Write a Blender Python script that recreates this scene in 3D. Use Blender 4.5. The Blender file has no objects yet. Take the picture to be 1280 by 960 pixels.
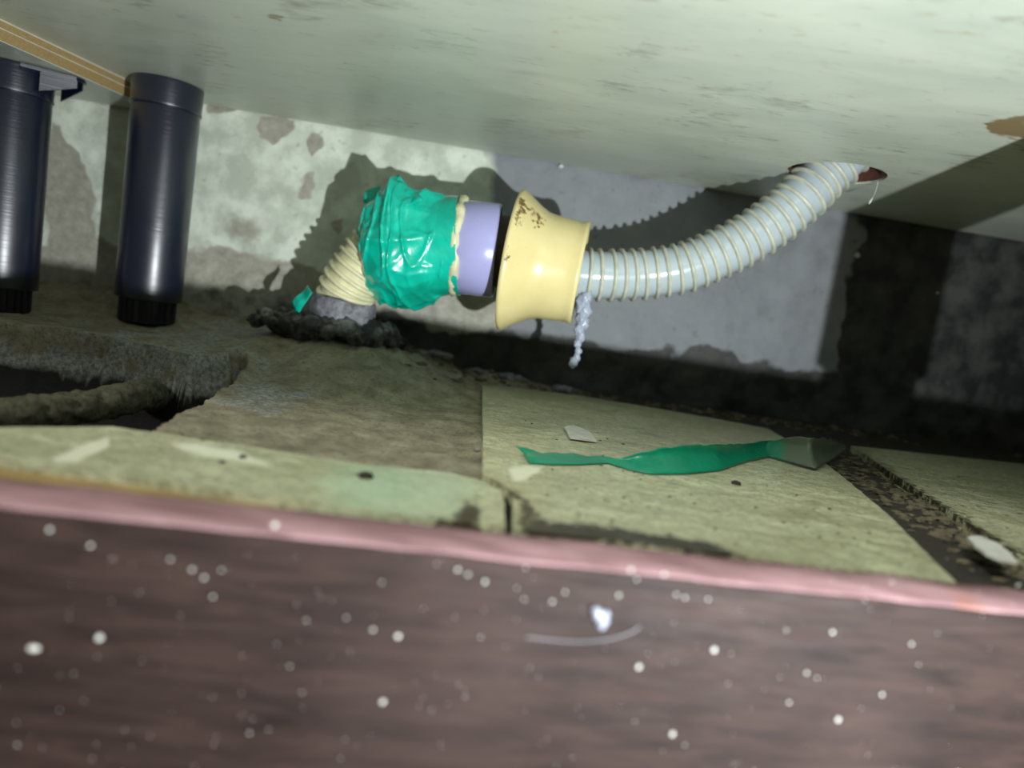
import bpy, bmesh, math, random
import numpy as np
from mathutils import Vector, Matrix, noise
from mathutils.geometry import delaunay_2d_cdt
random.seed(7); rng = np.random.default_rng(11)
SC = bpy.context.scene
COL = SC.collection
# ------------------------------------------------------------------ camera
FPX = 887.0
RHO = math.atan(0.152); PIT = math.radians(6.3)
CZ = 0.06                                   # lens height above the tile surface (z = 0)
up_c = Vector((math.sin(RHO)*math.cos(PIT), math.cos(RHO)*math.cos(PIT), -math.sin(PIT)))
f_c = Vector((0, 0, 1))                     # helper frame: (right, up, forward)
y_c = (f_c - up_c*f_c.dot(up_c)).normalized()
x_c = Vector((y_c.y*up_c.z-y_c.z*up_c.y, y_c.z*up_c.x-y_c.x*up_c.z, y_c.x*up_c.y-y_c.y*up_c.x))
if x_c.x < 0: x_c = -x_c
def c2w(v): return Vector((v.dot(x_c), v.dot(y_c), v.dot(up_c)))
R_, U_, F_ = c2w(Vector((1,0,0))), c2w(Vector((0,1,0))), c2w(Vector((0,0,1)))
CP = Vector((0, 0, CZ))
cd = bpy.data.cameras.new('camera'); cam = bpy.data.objects.new('camera', cd); COL.objects.link(cam)
m3 = Matrix((R_, U_, -F_)).transposed()
cam.matrix_world = Matrix.Translation(CP) @ m3.to_4x4()
cd.sensor_width = 36; cd.lens = FPX/1280*36; cd.clip_start = 0.005; cd.clip_end = 50
cd.dof.use_dof = True; cd.dof.focus_distance = 0.36; cd.dof.aperture_fstop = 5.6
SC.camera = cam
SC.view_settings.view_transform = 'Standard'; SC.view_settings.look = 'None'
SC.view_settings.gamma = 1; SC.view_settings.use_curve_mapping = False
SC.view_settings.exposure = 0.0
# ------------------------------------------------------------------ light
w = bpy.data.worlds.new('world'); SC.world = w; w.use_nodes = True
w.node_tree.nodes['Background'].inputs[0].default_value = (0.75, 0.85, 0.78, 1)
w.node_tree.nodes['Background'].inputs[1].default_value = 0.06
FLASH = CP + R_*0.16 - U_*0.11 - F_*0.05
ld = bpy.data.lights.new('flash', 'SPOT'); ld.energy = 13; ld.color = (0.93, 0.98, 1.0)
ld.spot_size = math.radians(126); ld.spot_blend = 1.0; ld.shadow_soft_size = 0.003
fl = bpy.data.objects.new('flash', ld); COL.objects.link(fl); fl.location = FLASH
fl.rotation_euler = Vector((-0.50, 1.0, 0.46)).to_track_quat('-Z', 'Y').to_euler()
rd = bpy.data.lights.new('room_lamp', 'AREA'); rd.shape = 'DISK'; rd.size = 0.5; rd.energy = 38; rd.color = (1.0, 0.98, 0.88)
rl = bpy.data.objects.new('room_lamp', rd); COL.objects.link(rl); rl.location = (-0.75, -1.45, 1.4)
rl.rotation_euler = (Vector((-0.1, 0.3, 0))-rl.location).to_track_quat('-Z', 'Y').to_euler()

# ------------------------------------------------------------------ projection helpers (layout only)
def ray(px, py): return (R_*((px-640)/FPX) + U_*((480-py)/FPX) + F_)
def U(px, py, z):
    d = ray(px, py); return CP + d*((z-CZ)/d.z)
def UD(px, py, y):                          # at world depth y
    d = ray(px, py); return CP + d*(y/d.y)
def proj(P):                                # N x 3 array -> pixels of the design frame
    V = P - np.array(CP)
    x = V @ np.array(R_); yy = V @ np.array(U_); f = np.maximum(V @ np.array(F_), 1e-3)
    return np.stack([640+FPX*x/f, 480-FPX*yy/f], 1)
# ------------------------------------------------------------------ mesh helpers
def tag(o, label=None, cat=None, group=None, kind=None):
    if label: o['label'] = label
    if cat: o['category'] = cat
    if group: o['group'] = group
    if kind: o['kind'] = kind
    return o
def link(name, me, mat, parent=None, smooth=True):
    o = bpy.data.objects.new(name, me); COL.objects.link(o)
    if mat is not None and not me.materials: me.materials.append(mat)
    if smooth is True: me.polygons.foreach_set('use_smooth', [True]*len(me.polygons))
    if parent is not None:
        o.parent = parent
        if parent.type == 'EMPTY' or parent.location.length > 0:
            o.matrix_parent_inverse = Matrix.LocRotScale(parent.location, parent.rotation_euler, None).inverted()
    return o
def pyd(name, V, F, mat, parent=None, smooth=True):
    me = bpy.data.meshes.new(name); me.from_pydata([tuple(v) for v in V], [], [tuple(int(i) for i in f) for f in F]); me.update()
    return link(name, me, mat, parent, smooth)
def empty(name, loc, **k):
    o = bpy.data.objects.new(name, None); COL.objects.link(o); o.location = loc; o.empty_display_size = 0.01
    return tag(o, **k)
def setcol(o, C, name='mask'):
    me = o.data; a = me.color_attributes.new(name, 'FLOAT_COLOR', 'POINT')
    C4 = np.ones((len(me.vertices), 4)); C4[:, :C.shape[1]] = C
    a.data.foreach_set('color', C4.ravel())
def co(o):
    n = len(o.data.vertices); a = np.zeros(n*3); o.data.vertices.foreach_get('co', a); return a.reshape(-1, 3)
def inpoly(P, poly):
    x, y = P[:, 0], P[:, 1]; r = np.zeros(len(P), bool); n = len(poly)
    for i in range(n):
        x1, y1 = poly[i]; x2, y2 = poly[(i+1) % n]
        c = ((y1 > y) != (y2 > y)); 
        with np.errstate(divide='ignore', invalid='ignore'):
            t = (x2-x1)*(y-y1)/((y2-y1) if y2 != y1 else 1e-9)+x1
        r ^= c & (x < t)
    return r
def dpoly(P, poly):
    D = np.full(len(P), 1e9); n = len(poly)
    for i in range(n):
        a = np.array(poly[i], float); b = np.array(poly[(i+1) % n], float); ab = b-a
        t = np.clip(((P-a) @ ab)/(ab @ ab+1e-12), 0, 1)
        D = np.minimum(D, np.linalg.norm(P-(a+t[:, None]*ab), axis=1))
    return D
def soft(P, poly, wd):                      # 0..1 with a ramp of width wd centred on the outline
    d = dpoly(P, poly); s = np.where(inpoly(P, poly), d, -d)
    return np.clip(0.5+s/wd, 0, 1)
def vnoise(P, seed=0):
    P = np.asarray(P, float); I = np.floor(P).astype(np.int64); f = P-I; f = f*f*(3-2*f); out = 0
    dim = P.shape[1]
    def h(J):
        n = J[:, 0]*374761393 + J[:, 1]*668265263 + (J[:, 2]*2147483647 if dim > 2 else 0) + seed*1442695041
        n = (n ^ (n >> 13)) * 1274126177; n = n ^ (n >> 16); return (n & 0xffff)/65535.0
    for k in range(2**dim):
        o = np.array([(k >> j) & 1 for j in range(dim)]); wt = 1
        for j in range(dim): wt = wt*(f[:, j] if o[j] else 1-f[:, j])
        out = out + wt*h(I+o)
    return out
def fbm(P, seed=0, o=4):
    s = 0; a = 0.5; t = 0
    for k in range(o): s = s+a*vnoise(P*2**k, seed+k*17); t += a; a *= 0.5
    return s/t
def box_vf(x0, x1, y0, y1, z0, z1):
    V = [(x, y, z) for z in (z0, z1) for y in (y0, y1) for x in (x0, x1)]
    return V, [(0,2,3,1), (4,5,7,6), (0,1,5,4), (2,6,7,3), (0,4,6,2), (1,3,7,5)]
def bevel(o, wd, seg=2):
    m = o.modifiers.new('bevel', 'BEVEL'); m.width = wd; m.segments = seg; m.limit_method = 'ANGLE'; m.angle_limit = math.radians(40); return o
def prism(name, outer, z0, z1, mat, parent=None, step=0.004, holes=(), zfun=None, smooth=False):
    """flat plate with outline 'outer' (plan points), holes, thickness z0..z1 and interior points"""
    outer = [tuple(p[:2]) for p in outer]; holes = [[tuple(p[:2]) for p in h] for h in holes]
    pts = []; edges = []
    for loop in [outer]+holes:
        b = len(pts); dn = []
        for i, p in enumerate(loop):
            q = loop[(i+1) % len(loop)]; n = max(1, int(math.dist(p, q)/(step*1.2)))
            dn += [(p[0]+(q[0]-p[0])*k/n, p[1]+(q[1]-p[1])*k/n) for k in range(n)]
        pts += dn; edges += [(b+i, b+(i+1) % len(dn)) for i in range(len(dn))]
        if loop is outer: oN = len(dn)
    A = np.array(outer); xs = np.arange(A[:, 0].min(), A[:, 0].max(), step); ys = np.arange(A[:, 1].min(), A[:, 1].max(), step)
    G = np.array([(x+(step*.5 if j % 2 else 0), y) for j, y in enumerate(ys) for x in xs])
    k = inpoly(G, outer) & (dpoly(G, outer) > step*.4)
    for h in holes: k &= ~inpoly(G, h) & (dpoly(G, h) > step*.4)
    pts += [tuple(p) for p in G[k]]
    v, e, f, *_ = delaunay_2d_cdt([Vector(p) for p in pts], edges, [], 0, 1e-7)
    v = np.array([tuple(p) for p in v]); f = np.array([t for t in f if len(t) == 3])
    c = v[f].mean(1); keep = inpoly(c, outer)
    for h in holes: keep &= ~inpoly(c, h)
    f = f[keep]; used = np.unique(f); mp = -np.ones(len(v), int); mp[used] = np.arange(len(used)); v = v[used]; f = mp[f]
    n = len(v); zt = np.full(n, z1)
    if zfun is not None: zt = z1+zfun(v)
    V = np.vstack([np.c_[v, zt], np.c_[v, zt-(z1-z0)]])
    a = v[f[:, 1]]-v[f[:, 0]]; b = v[f[:, 2]]-v[f[:, 0]]; s = a[:, 0]*b[:, 1]-a[:, 1]*b[:, 0]
    f[s < 0] = f[s < 0][:, ::-1]
    E = {}
    for t in f:
        for i in range(3): E[(t[i], t[(i+1) % 3])] = 1
    F = [tuple(t) for t in f]+[(t[2]+n, t[1]+n, t[0]+n) for t in f]
    for (i, j) in E:
        if (j, i) not in E: F.append((j, i, i+n, j+n))
    return pyd(name, V, F, mat, parent, smooth)
def frame(d):
    d = Vector(d).normalized(); a = Vector((0, 0, 1)) if abs(d.z) < 0.9 else Vector((0, 1, 0))
    e1 = a.cross(d).normalized(); return e1, d.cross(e1)
def spline(P, n):
    P = [Vector(p) for p in P]; Q = [P[0]*2-P[1]]+P+[P[-1]*2-P[-2]]; out = []
    m = len(P)-1
    for i in range(n+1):
        u = i/n*m; k = min(int(u), m-1); t = u-k; a, b, c, d = Q[k:k+4]
        out.append(0.5*((2*b)+(c-a)*t+(2*a-5*b+4*c-d)*t*t+(3*b-a-3*c+d)*t**3))
    return out
def sweep(path, rad, seg=32, closed_ends=True, rfun=None):
    """tube along path, radius rad (number or list); returns V, F"""
    V = []; F = []; n = len(path); e1 = None
    for i, p in enumerate(path):
        d = (path[min(i+1, n-1)]-path[max(i-1, 0)]).normalized()
        if e1 is None: e1, e2 = frame(d)
        else: e1 = (e1-d*e1.dot(d)).normalized(); e2 = d.cross(e1)
        r = rad[i] if hasattr(rad, '__len__') else rad
        for k in range(seg):
            a = 2*math.pi*k/seg; q = r if rfun is None else r+rfun(i, a)
            V.append(p+(e1*math.cos(a)+e2*math.sin(a))*q)
    for i in range(n-1):
        for k in range(seg):
            a = i*seg+k; b = i*seg+(k+1) % seg; F.append((a, b, b+seg, a+seg))
    if closed_ends:
        F.append(tuple(range(seg-1, -1, -1))); F.append(tuple((n-1)*seg+k for k in range(seg)))
    return V, F
def lathe(base, axis, prof, seg=64, close=False, rmod=None):
    """revolve [(s, r), ...] around axis from base"""
    axis = Vector(axis).normalized(); e1, e2 = frame(axis); V = []; F = []; n = len(prof)
    for i, (s, r) in enumerate(prof):
        for k in range(seg):
            a = 2*math.pi*k/seg; q = r if rmod is None else r*rmod(i, k)
            V.append(Vector(base)+axis*s+(e1*math.cos(a)+e2*math.sin(a))*q)
    m = n if close else n-1
    for i in range(m):
        for k in range(seg):
            a = i*seg+k; b = i*seg+(k+1) % seg; c = ((i+1) % n)*seg
            F.append((a, b, c+(k+1) % seg, c+k))
    return V, F
def join(parts):
    V = []; F = []
    for v, f in parts:
        n = len(V); V += list(v); F += [tuple(i+n for i in t) for t in f]
    return V, F
# ------------------------------------------------------------------ materials
class NT:
    def __init__(s, name):
        s.m = bpy.data.materials.new(name); s.m.use_nodes = True; s.t = s.m.node_tree; s.b = s.t.nodes['Principled BSDF']
        s.tc = s.t.nodes.new('ShaderNodeTexCoord'); s.g = s.t.nodes.new('ShaderNodeNewGeometry')
    def n(s, k, **kw):
        x = s.t.nodes.new(k)
        for a, b in kw.items(): setattr(x, a, b)
        return x
    def l(s, a, b): s.t.links.new(a, b)
    def pos(s, scale=(1, 1, 1), rot=(0, 0, 0)):
        mp = s.n('ShaderNodeMapping'); mp.inputs['Scale'].default_value = scale; mp.inputs['Rotation'].default_value = rot
        s.l(s.g.outputs['Position'], mp.inputs['Vector']); return mp.outputs[0]
    def noise(s, scale, detail=4, rough=0.55, vec=None, dist=0):
        x = s.n('ShaderNodeTexNoise'); x.inputs['Scale'].default_value = scale; x.inputs['Detail'].default_value = detail
        x.inputs['Roughness'].default_value = rough; x.inputs['Distortion'].default_value = dist
        s.l(vec or s.pos(), x.inputs['Vector']); return x.outputs['Fac']
    def ramp(s, fac, stops):
        r = s.n('ShaderNodeValToRGB'); el = r.color_ramp.elements
        while len(el) < len(stops): el.new(0.5)
        for e, (p, c) in zip(el, stops): e.position = p; e.color = (*c, 1) if hasattr(c, '__len__') else (c, c, c, 1)
        s.l(fac, r.inputs[0]); return r.outputs[0]
    def mix(s, fac, a, b):
        x = s.n('ShaderNodeMix', data_type='RGBA')
        for i, v in ((0, fac), (6, a), (7, b)):
            if isinstance(v, (int, float)): x.inputs[i].default_value = v
            elif isinstance(v, tuple): x.inputs[i].default_value = (*v, 1)
            else: s.l(v, x.inputs[i])
        return x.outputs[2]
    def math(s, op, a, b=0.0, clamp=False):
        x = s.n('ShaderNodeMath', operation=op, use_clamp=clamp)
        for i, v in ((0, a), (1, b)):
            if isinstance(v, (int, float)): x.inputs[i].default_value = v
            else: s.l(v, x.inputs[i])
        return x.outputs[0]
    def masks(s, name='mask'):
        a = s.n('ShaderNodeAttribute', attribute_name=name); p = s.n('ShaderNodeSeparateColor'); s.l(a.outputs['Color'], p.inputs[0]); return p.outputs
    def crisp(s, mask, nz, amt=0.7, lo=0.5, hi=0.58):
        t = s.math('ADD', mask, s.math('MULTIPLY', s.math('SUBTRACT', nz, 0.5), amt)); return s.ramp(t, [(lo, 0.0), (hi, 1.0)])
    def out(s, col, rough=0.6, bump=None, bs=0.3, bd=0.001, spec=0.5, **kw):
        if isinstance(col, tuple): s.b.inputs['Base Color'].default_value = (*col, 1)
        else: s.l(col, s.b.inputs['Base Color'])
        if isinstance(rough, (int, float)): s.b.inputs['Roughness'].default_value = rough
        else: s.l(rough, s.b.inputs['Roughness'])
        s.b.inputs['Specular IOR Level'].default_value = spec
        if bump is not None:
            x = s.n('ShaderNodeBump'); x.inputs['Strength'].default_value = bs; x.inputs['Distance'].default_value = bd
            s.l(bump, x.inputs['Height']); s.l(x.outputs[0], s.b.inputs['Normal'])
        for k, v in kw.items(): s.b.inputs[k.replace('_', ' ')].default_value = v
        return s.m
def sr(r, g, b):                            # sRGB 0..255 -> linear
    f = lambda c: (c/255/12.92) if c/255 <= 0.04045 else ((c/255+0.055)/1.055)**2.4
    return (f(r), f(g), f(b))
def simple(name, col, rough=0.5, var=0.25, scale=60, bs=0.15, spec=0.5, **kw):
    t = NT(name); n = t.noise(scale, 5); c = t.mix(t.ramp(n, [(0.35, 0.0), (0.65, 1.0)]), tuple(x*(1-var) for x in col), col)
    return t.out(c, rough, t.noise(scale*4, 4), bs, 0.0006, spec, **kw)
# wall: R = peeled/bare plaster, G = grey cement part, B = dark damp dirt low down, painted leg shadow at right
t = NT('old_painted_wall'); R, G, B = t.masks()[:3]
n1 = t.noise(45, 6, 0.6); n2 = t.noise(170, 6, 0.65); n3 = t.noise(14, 4)
white = t.mix(t.ramp(n1, [(0.42, 0.0), (0.62, 1.0)]), sr(196, 204, 188), sr(232, 240, 224))
white = t.mix(t.ramp(n2, [(0.62, 0.0), (0.74, 1.0)]), white, sr(168, 170, 154))
grey = t.mix(t.ramp(n1, [(0.35, 0.0), (0.7, 1.0)]), sr(120, 124, 128), sr(140, 144, 148))
grey = t.mix(t.ramp(n2, [(0.62, 0.0), (0.72, 1.0)]), grey, sr(100, 104, 106))
plas = t.mix(t.ramp(n2, [(0.3, 0.0), (0.7, 1.0)]), sr(150, 147, 134), sr(186, 184, 168))
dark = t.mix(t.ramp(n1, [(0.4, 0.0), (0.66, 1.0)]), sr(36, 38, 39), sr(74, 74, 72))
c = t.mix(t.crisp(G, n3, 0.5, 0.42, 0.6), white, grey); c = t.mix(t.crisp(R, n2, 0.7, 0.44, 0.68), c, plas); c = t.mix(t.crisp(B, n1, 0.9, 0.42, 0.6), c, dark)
M_wall = t.out(c, t.ramp(n1, [(0.3, 0.45), (0.8, 0.85)]), n2, 0.35, 0.0012)
# floor: R = wet/dark, G = pale cement, B = black shade painted into the pit and tile crack
t = NT('rough_cement'); R, G, B = t.masks()[:3]
n1 = t.noise(70, 6, 0.6); n2 = t.noise(420, 6, 0.7); n3 = t.noise(22, 4)
base = t.mix(t.ramp(n1, [(0.35, 0.0), (0.68, 1.0)]), sr(126, 118, 98), sr(172, 165, 142))
base = t.mix(t.ramp(n2, [(0.30, 0.0), (0.48, 1.0)]), sr(92, 85, 70), base)
pale = t.mix(t.ramp(n2, [(0.4, 0.0), (0.6, 1.0)]), sr(110, 112, 110), sr(168, 170, 164))
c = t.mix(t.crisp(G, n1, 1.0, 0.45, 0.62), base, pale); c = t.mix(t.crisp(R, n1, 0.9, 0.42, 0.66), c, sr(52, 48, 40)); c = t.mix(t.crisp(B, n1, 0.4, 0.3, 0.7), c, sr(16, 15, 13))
M_floor = t.out(c, 0.75, n2, 0.7, 0.002)
# tiles: R = brown grime, G = mint bleached, B = pale streak
t = NT('marbled_cream_tile'); R, G, B = t.masks()[:3]
v = t.pos((1, 2.2, 1), (0, 0, 0.5)); n1 = t.noise(30, 6, 0.6, v, 1.2); n2 = t.noise(230, 6, 0.7); n4 = t.noise(85, 8, 0.75, v, 2.0)
c = t.mix(t.ramp(n1, [(0.35, 0.0), (0.65, 1.0)]), sr(182, 182, 148), sr(208, 210, 178))
vn = t.math('ABSOLUTE', t.math('SUBTRACT', t.noise(75, 7, 0.72, v, 2.0), 0.5)); c = t.mix(t.ramp(vn, [(0.0, 0.9), (0.034, 0.0)]), c, sr(92, 92, 68))
c = t.mix(t.ramp(n4, [(0.36, 0.9), (0.46, 0.0)]), c, sr(140, 140, 108))
c = t.mix(t.crisp(G, n1, 0.8, 0.2, 1.0), c, sr(190, 214, 186)); c = t.mix(t.crisp(B, n1, 0.5, 0.4, 0.62), c, sr(232, 234, 212))
c = t.mix(t.ramp(n2, [(0.70, 0.0), (0.74, 1.0)]), c, sr(110, 104, 80))
g = t.mix(n1, sr(26, 22, 14), sr(72, 62, 40)); c = t.mix(t.crisp(R, t.math('MULTIPLY', t.math('ADD', n2, n4), 0.5), 3.0, 0.46, 0.62), c, g)
M_tile = t.out(c, t.ramp(n1, [(0.3, 0.28), (0.7, 0.5)]), n2, 0.12, 0.0006)
# laminate underside of the cabinet: R = brown water stain, G = grey smear
t = NT('pale_laminate'); R, G, B = t.masks()[:3]
v = t.pos((1, 3.2, 1), (0, 0, 0.12)); n1 = t.noise(9, 5, 0.6, v, 0.6); n2 = t.noise(70, 7, 0.7, v, 0.5); n3 = t.noise(16, 5, 0.5)
c = t.mix(t.ramp(n1, [(0.3, 0.0), (0.7, 1.0)]), sr(186, 196, 182), sr(206, 214, 198))
c = t.mix(t.ramp(n2, [(0.57, 0.0), (0.70, 0.55)]), c, sr(160, 154, 126))
c = t.mix(t.ramp(n2, [(0.26, 0.6), (0.34, 0.0)]), c, sr(128, 126, 104))
c = t.mix(t.crisp(R, n2, 0.9, 0.44, 0.62), c, sr(138, 122, 88)); c = t.mix(t.crisp(G, n2, 1.0, 0.5, 0.8), c, sr(150, 156, 138))
M_lam = t.out(c, t.ramp(n1, [(0.3, 0.30), (0.7, 0.48)]), n3, 0.25, 0.002)
t = NT('particle_board'); n = t.noise(900, 3, 0.7); M_chip = t.out(t.mix(n, sr(120, 96, 56), sr(196, 170, 116)), 0.8, n, 0.4)
M_bandwhite = simple('edge_band', sr(214, 210, 190), 0.4)
# dark red-brown wood
t = NT('red_brown_wood'); v = t.pos((2.2, 60, 60), (0, 0, 0)); n1 = t.noise(4, 6, 0.6, v, 0.8); v2 = t.pos((6, 120, 120)); n2 = t.noise(5, 4, 0.6, v2)
n3 = t.noise(11, 3)
c = t.mix(t.ramp(n1, [(0.3, 0.0), (0.7, 1.0)]), sr(28, 20, 18), sr(56, 42, 38)); c = t.mix(t.ramp(n3, [(0.5, 0.0), (0.75, 0.6)]), c, sr(64, 51, 48))
M_wood = t.out(c, t.ramp(n2, [(0.3, 0.55), (0.7, 0.75)]), n2, 0.15, 0.0006, 0.22)
t = NT('worn_pink_edge'); n1 = t.noise(4, 6, 0.6, t.pos((8, 60, 60)), 0.6); n3 = t.noise(26, 3)
c = t.mix(t.ramp(n1, [(0.3, 0.0), (0.7, 1.0)]), sr(104, 76, 78), sr(158, 126, 130)); c = t.mix(t.ramp(n3, [(0.62, 0.0), (0.72, 0.7)]), c, sr(150, 92, 62))
M_pink = t.out(c, 0.55, n1, 0.15, 0.001, 0.3)
M_tan = simple('tan_strip', sr(178, 150, 96), 0.6)
M_black = simple('black_plastic', (0.006, 0.0065, 0.012), 0.24, 0.3, 90, 0.05, 0.5)
t = NT('dusty_black_plastic'); n = t.noise(500, 6, 0.75); n2 = t.noise(60, 4)
c = t.mix(t.ramp(n, [(0.66, 0.0), (0.74, 0.7)]), (0.004, 0.007, 0.024), (0.18, 0.19, 0.22)); nl = t.noise(900, 2, 0.5, t.pos((.02, .02, 1)))
M_leg = t.out(c, t.ramp(n2, [(0.3, 0.30), (0.7, 0.40)]), nl, 0.35, 0.0006, 0.7, Coat_Weight=0.6, Coat_Roughness=0.34, Coat_IOR=1.7)
M_bell = None
t = NT('cream_plastic'); R, G, B = t.masks()[:3]; n = t.noise(300, 5, 0.7); n2 = t.noise(60, 4)
c = t.mix(n2, sr(224, 206, 140), sr(240, 228, 172)); c = t.mix(t.ramp(n, [(0.68, 0.0), (0.73, 0.8)]), c, sr(120, 92, 50)); c = t.mix(t.crisp(R, n, 1.5, 0.5, 0.62), c, sr(120, 96, 52))
M_bell = t.out(c, 0.28, n2, 0.12, 0.0008, 0.5)
t = NT('lavender_pvc'); n = t.noise(240, 5, 0.7); c = t.mix(t.ramp(n, [(0.64, 0.0), (0.72, 0.5)]), sr(176, 176, 226), sr(120, 116, 140))
M_pvc = t.out(c, 0.25, n, 0.04, 0.0005)
t = NT('green_tape'); n = t.noise(28, 5, 0.7, None, 1.5); n2 = t.noise(220, 3); c = t.mix(t.ramp(n, [(0.35, 0.0), (0.65, 1.0)]), (0.0, 0.42, 0.29), (0.002, 0.62, 0.45))
M_tape = t.out(c, 0.26, n, 0.22, 0.002, 0.5, Coat_Weight=0.4, Coat_Roughness=0.12)
t = NT('dirty_green_tape'); R, G, B = t.masks()[:3]; n = t.noise(70, 6, 0.7); c = t.mix(n, (0.0, 0.15, 0.08), (0.002, 0.36, 0.20)); c = t.mix(t.crisp(R, n, 1.2, 0.4, 0.7), c, sr(96, 108, 92))
M_tape2 = t.out(c, 0.28, n, 0.5, 0.002)
t = NT('hose_plastic'); n = t.noise(120, 4); c = t.mix(n, sr(176, 192, 200), sr(200, 212, 214))
M_hose = t.out(c, 0.22, None, 0.1, 0.001, 0.5, Transmission_Weight=0.12, Subsurface_Weight=0.15, Subsurface_Scale=0.004)
M_rib = simple('hose_rib', sr(206, 208, 190), 0.35, 0.25, 150)
M_beige = simple('beige_plastic', sr(236, 232, 190), 0.4, 0.2, 110)
M_mortar = None
t = NT('speckled_mortar'); n = t.noise(140, 8, 0.75); n2 = t.noise(30, 3); c = t.mix(t.ramp(n, [(0.35, 0.0), (0.7, 1.0)]), sr(74, 74, 78), sr(168, 170, 178))
M_mortar = t.out(c, 0.55, n, 0.8, 0.002)
t = NT('tarry_mortar'); n = t.noise(90, 7, 0.7); c = t.mix(t.ramp(n, [(0.45, 0.0), (0.72, 1.0)]), sr(26, 25, 24), sr(128, 130, 122)); M_tar = t.out(c, 0.4, n, 0.9, 0.003)
t = NT('mossy_pipe'); n = t.noise(260, 8, 0.8); n2 = t.noise(40, 3); c = t.mix(t.ramp(n, [(0.35, 0.0), (0.7, 1.0)]), sr(48, 46, 34), sr(124, 122, 96)); M_moss = t.out(c, 0.85, n, 1.0, 0.002)
M_white = simple('white_fleck', sr(222, 222, 216), 0.5, 0.2, 200)
M_fib = simple('grey_fibre', sr(130, 128, 134), 0.6)
M_foam = simple('clear_silicone', sr(206, 216, 236), 0.18, 0.2, 200, 0.4, 0.6, Transmission_Weight=0.35)
M_dark = simple('dark_crumb', sr(44, 38, 28), 0.7, 0.4, 300)
M_rubber = simple('brown_rubber', sr(70, 56, 38), 0.5)
M_mdeb = simple('dirt_crumbs', sr(112, 104, 84), 0.8, 0.6, 300)
M_chipw = simple('pale_stone', sr(150, 148, 136), 0.6, 0.4, 120, 0.4)
M_redchip = simple('raw_hole_edge', sr(92, 52, 40), 0.85, 0.4, 400, 0.4)
M_door = simple('cabinet_front', sr(190, 186, 170), 0.4)
M_inner = simple('cabinet_inside', sr(110, 66, 52), 0.7)
M_outfloor = simple('outer_floor', sr(120, 96, 72), 0.5)

# ------------------------------------------------------------------ setting: wall behind
ZP = 0.1706                                  # underside of the cabinet
wa, wb = U(254, 131, ZP), U(850, 231, ZP)
WD = Vector((wb.x-wa.x, wb.y-wa.y, 0)).normalized(); WN = Vector((WD.y, -WD.x, 0))   # WN points to the room
W0 = Vector((0, wa.y-wa.x*WD.y/WD.x, 0))
def wy(x): return W0.y+x*WD.y/WD.x
def UWALL(px, py, off=0.0):
    d = ray(px, py); t = ((W0+WN*off-CP).dot(WN))/d.dot(WN); return CP+d*t
S = np.arange(-0.80, 1.20, 0.002); H = np.arange(-0.06, 0.24, 0.002)
SS, HH = np.meshgrid(S, H); P = np.array(W0)[None]+np.array(WD)[None]*SS.ravel()[:, None]+np.array([[0, 0, 1]])*HH.ravel()[:, None]
q = np.c_[SS.ravel()*30, HH.ravel()*30]; low = np.clip(1-(HH.ravel()-0.0)/0.075, 0, 1)
P -= np.array(WN)[None]*(-(fbm(q, 3)-0.5)*0.003*(1+2*low))[:, None]
ns, nh = len(S), len(H)
F = [(j*ns+i, j*ns+i+1, (j+1)*ns+i+1, (j+1)*ns+i) for j in range(nh-1) for i in range(ns-1)]
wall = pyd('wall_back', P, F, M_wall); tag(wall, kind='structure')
px = proj(P); nz = fbm(px/60, 5)
peel = np.zeros(len(P)); px0 = px; px = px+np.c_[fbm(px0/16, 31, 3)-.5, fbm(px0/16, 32, 3)-.5]*16
for pol, wd in (([(62,150),(75,155),(88,180),(103,205),(110,225),(122,250),(118,310),(60,318),(55,250)], 10), ([(322,148),(350,146),(370,152),(362,168),(340,180),(326,168)], 8),
                ([(388,165),(402,168),(403,182),(394,195),(385,186)], 6), ([(380,212),(392,210),(394,228),(388,250),(376,250)], 8),
                ([(112,120),(124,118),(124,132),(114,134)], 5), ([(128,118),(138,120),(138,134),(128,134)], 5),
                ([(260,128),(300,132),(296,142),(262,146)], 10), ([(282,270),(320,272),(330,300),(290,300)], 50), ([(410,280),(430,275),(425,300)], 8)):
    peel = np.maximum(peel, soft(px, pol, wd))
px = px0
band = np.clip((px[:, 1]-(300+0.10*(px[:, 0]-250))+(nz-0.5)*60)/22, 0, 1)*(px[:, 0] < 620)
peel = np.maximum(peel, band*0.8)
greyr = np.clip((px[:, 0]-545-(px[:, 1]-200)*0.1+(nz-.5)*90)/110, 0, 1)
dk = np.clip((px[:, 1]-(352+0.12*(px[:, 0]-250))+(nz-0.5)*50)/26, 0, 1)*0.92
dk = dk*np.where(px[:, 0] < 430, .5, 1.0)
dk = np.maximum(dk, np.clip((px[:, 0]+(px[:, 1]-262)*.16-1062+(nz-.5)*90)/40, 0, 1)*1.25)  # right end painted dark to deepen the front leg's cast shadow
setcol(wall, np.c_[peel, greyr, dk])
wall_hi = pyd('wall_back', *box_vf(0, 1, 0, 1, 0, 1), M_wall); setcol(wall_hi, np.zeros((8, 3)))
for v, c in zip(wall_hi.data.vertices, box_vf(-0.8, 1.2, 0.002, 0.05, 0.2385, 1.2)[0]): v.co = W0+WD*c[0]-WN*c[1]+Vector((0, 0, c[2]))
tag(wall_hi, kind='structure')

DP0 = 0.474
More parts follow.
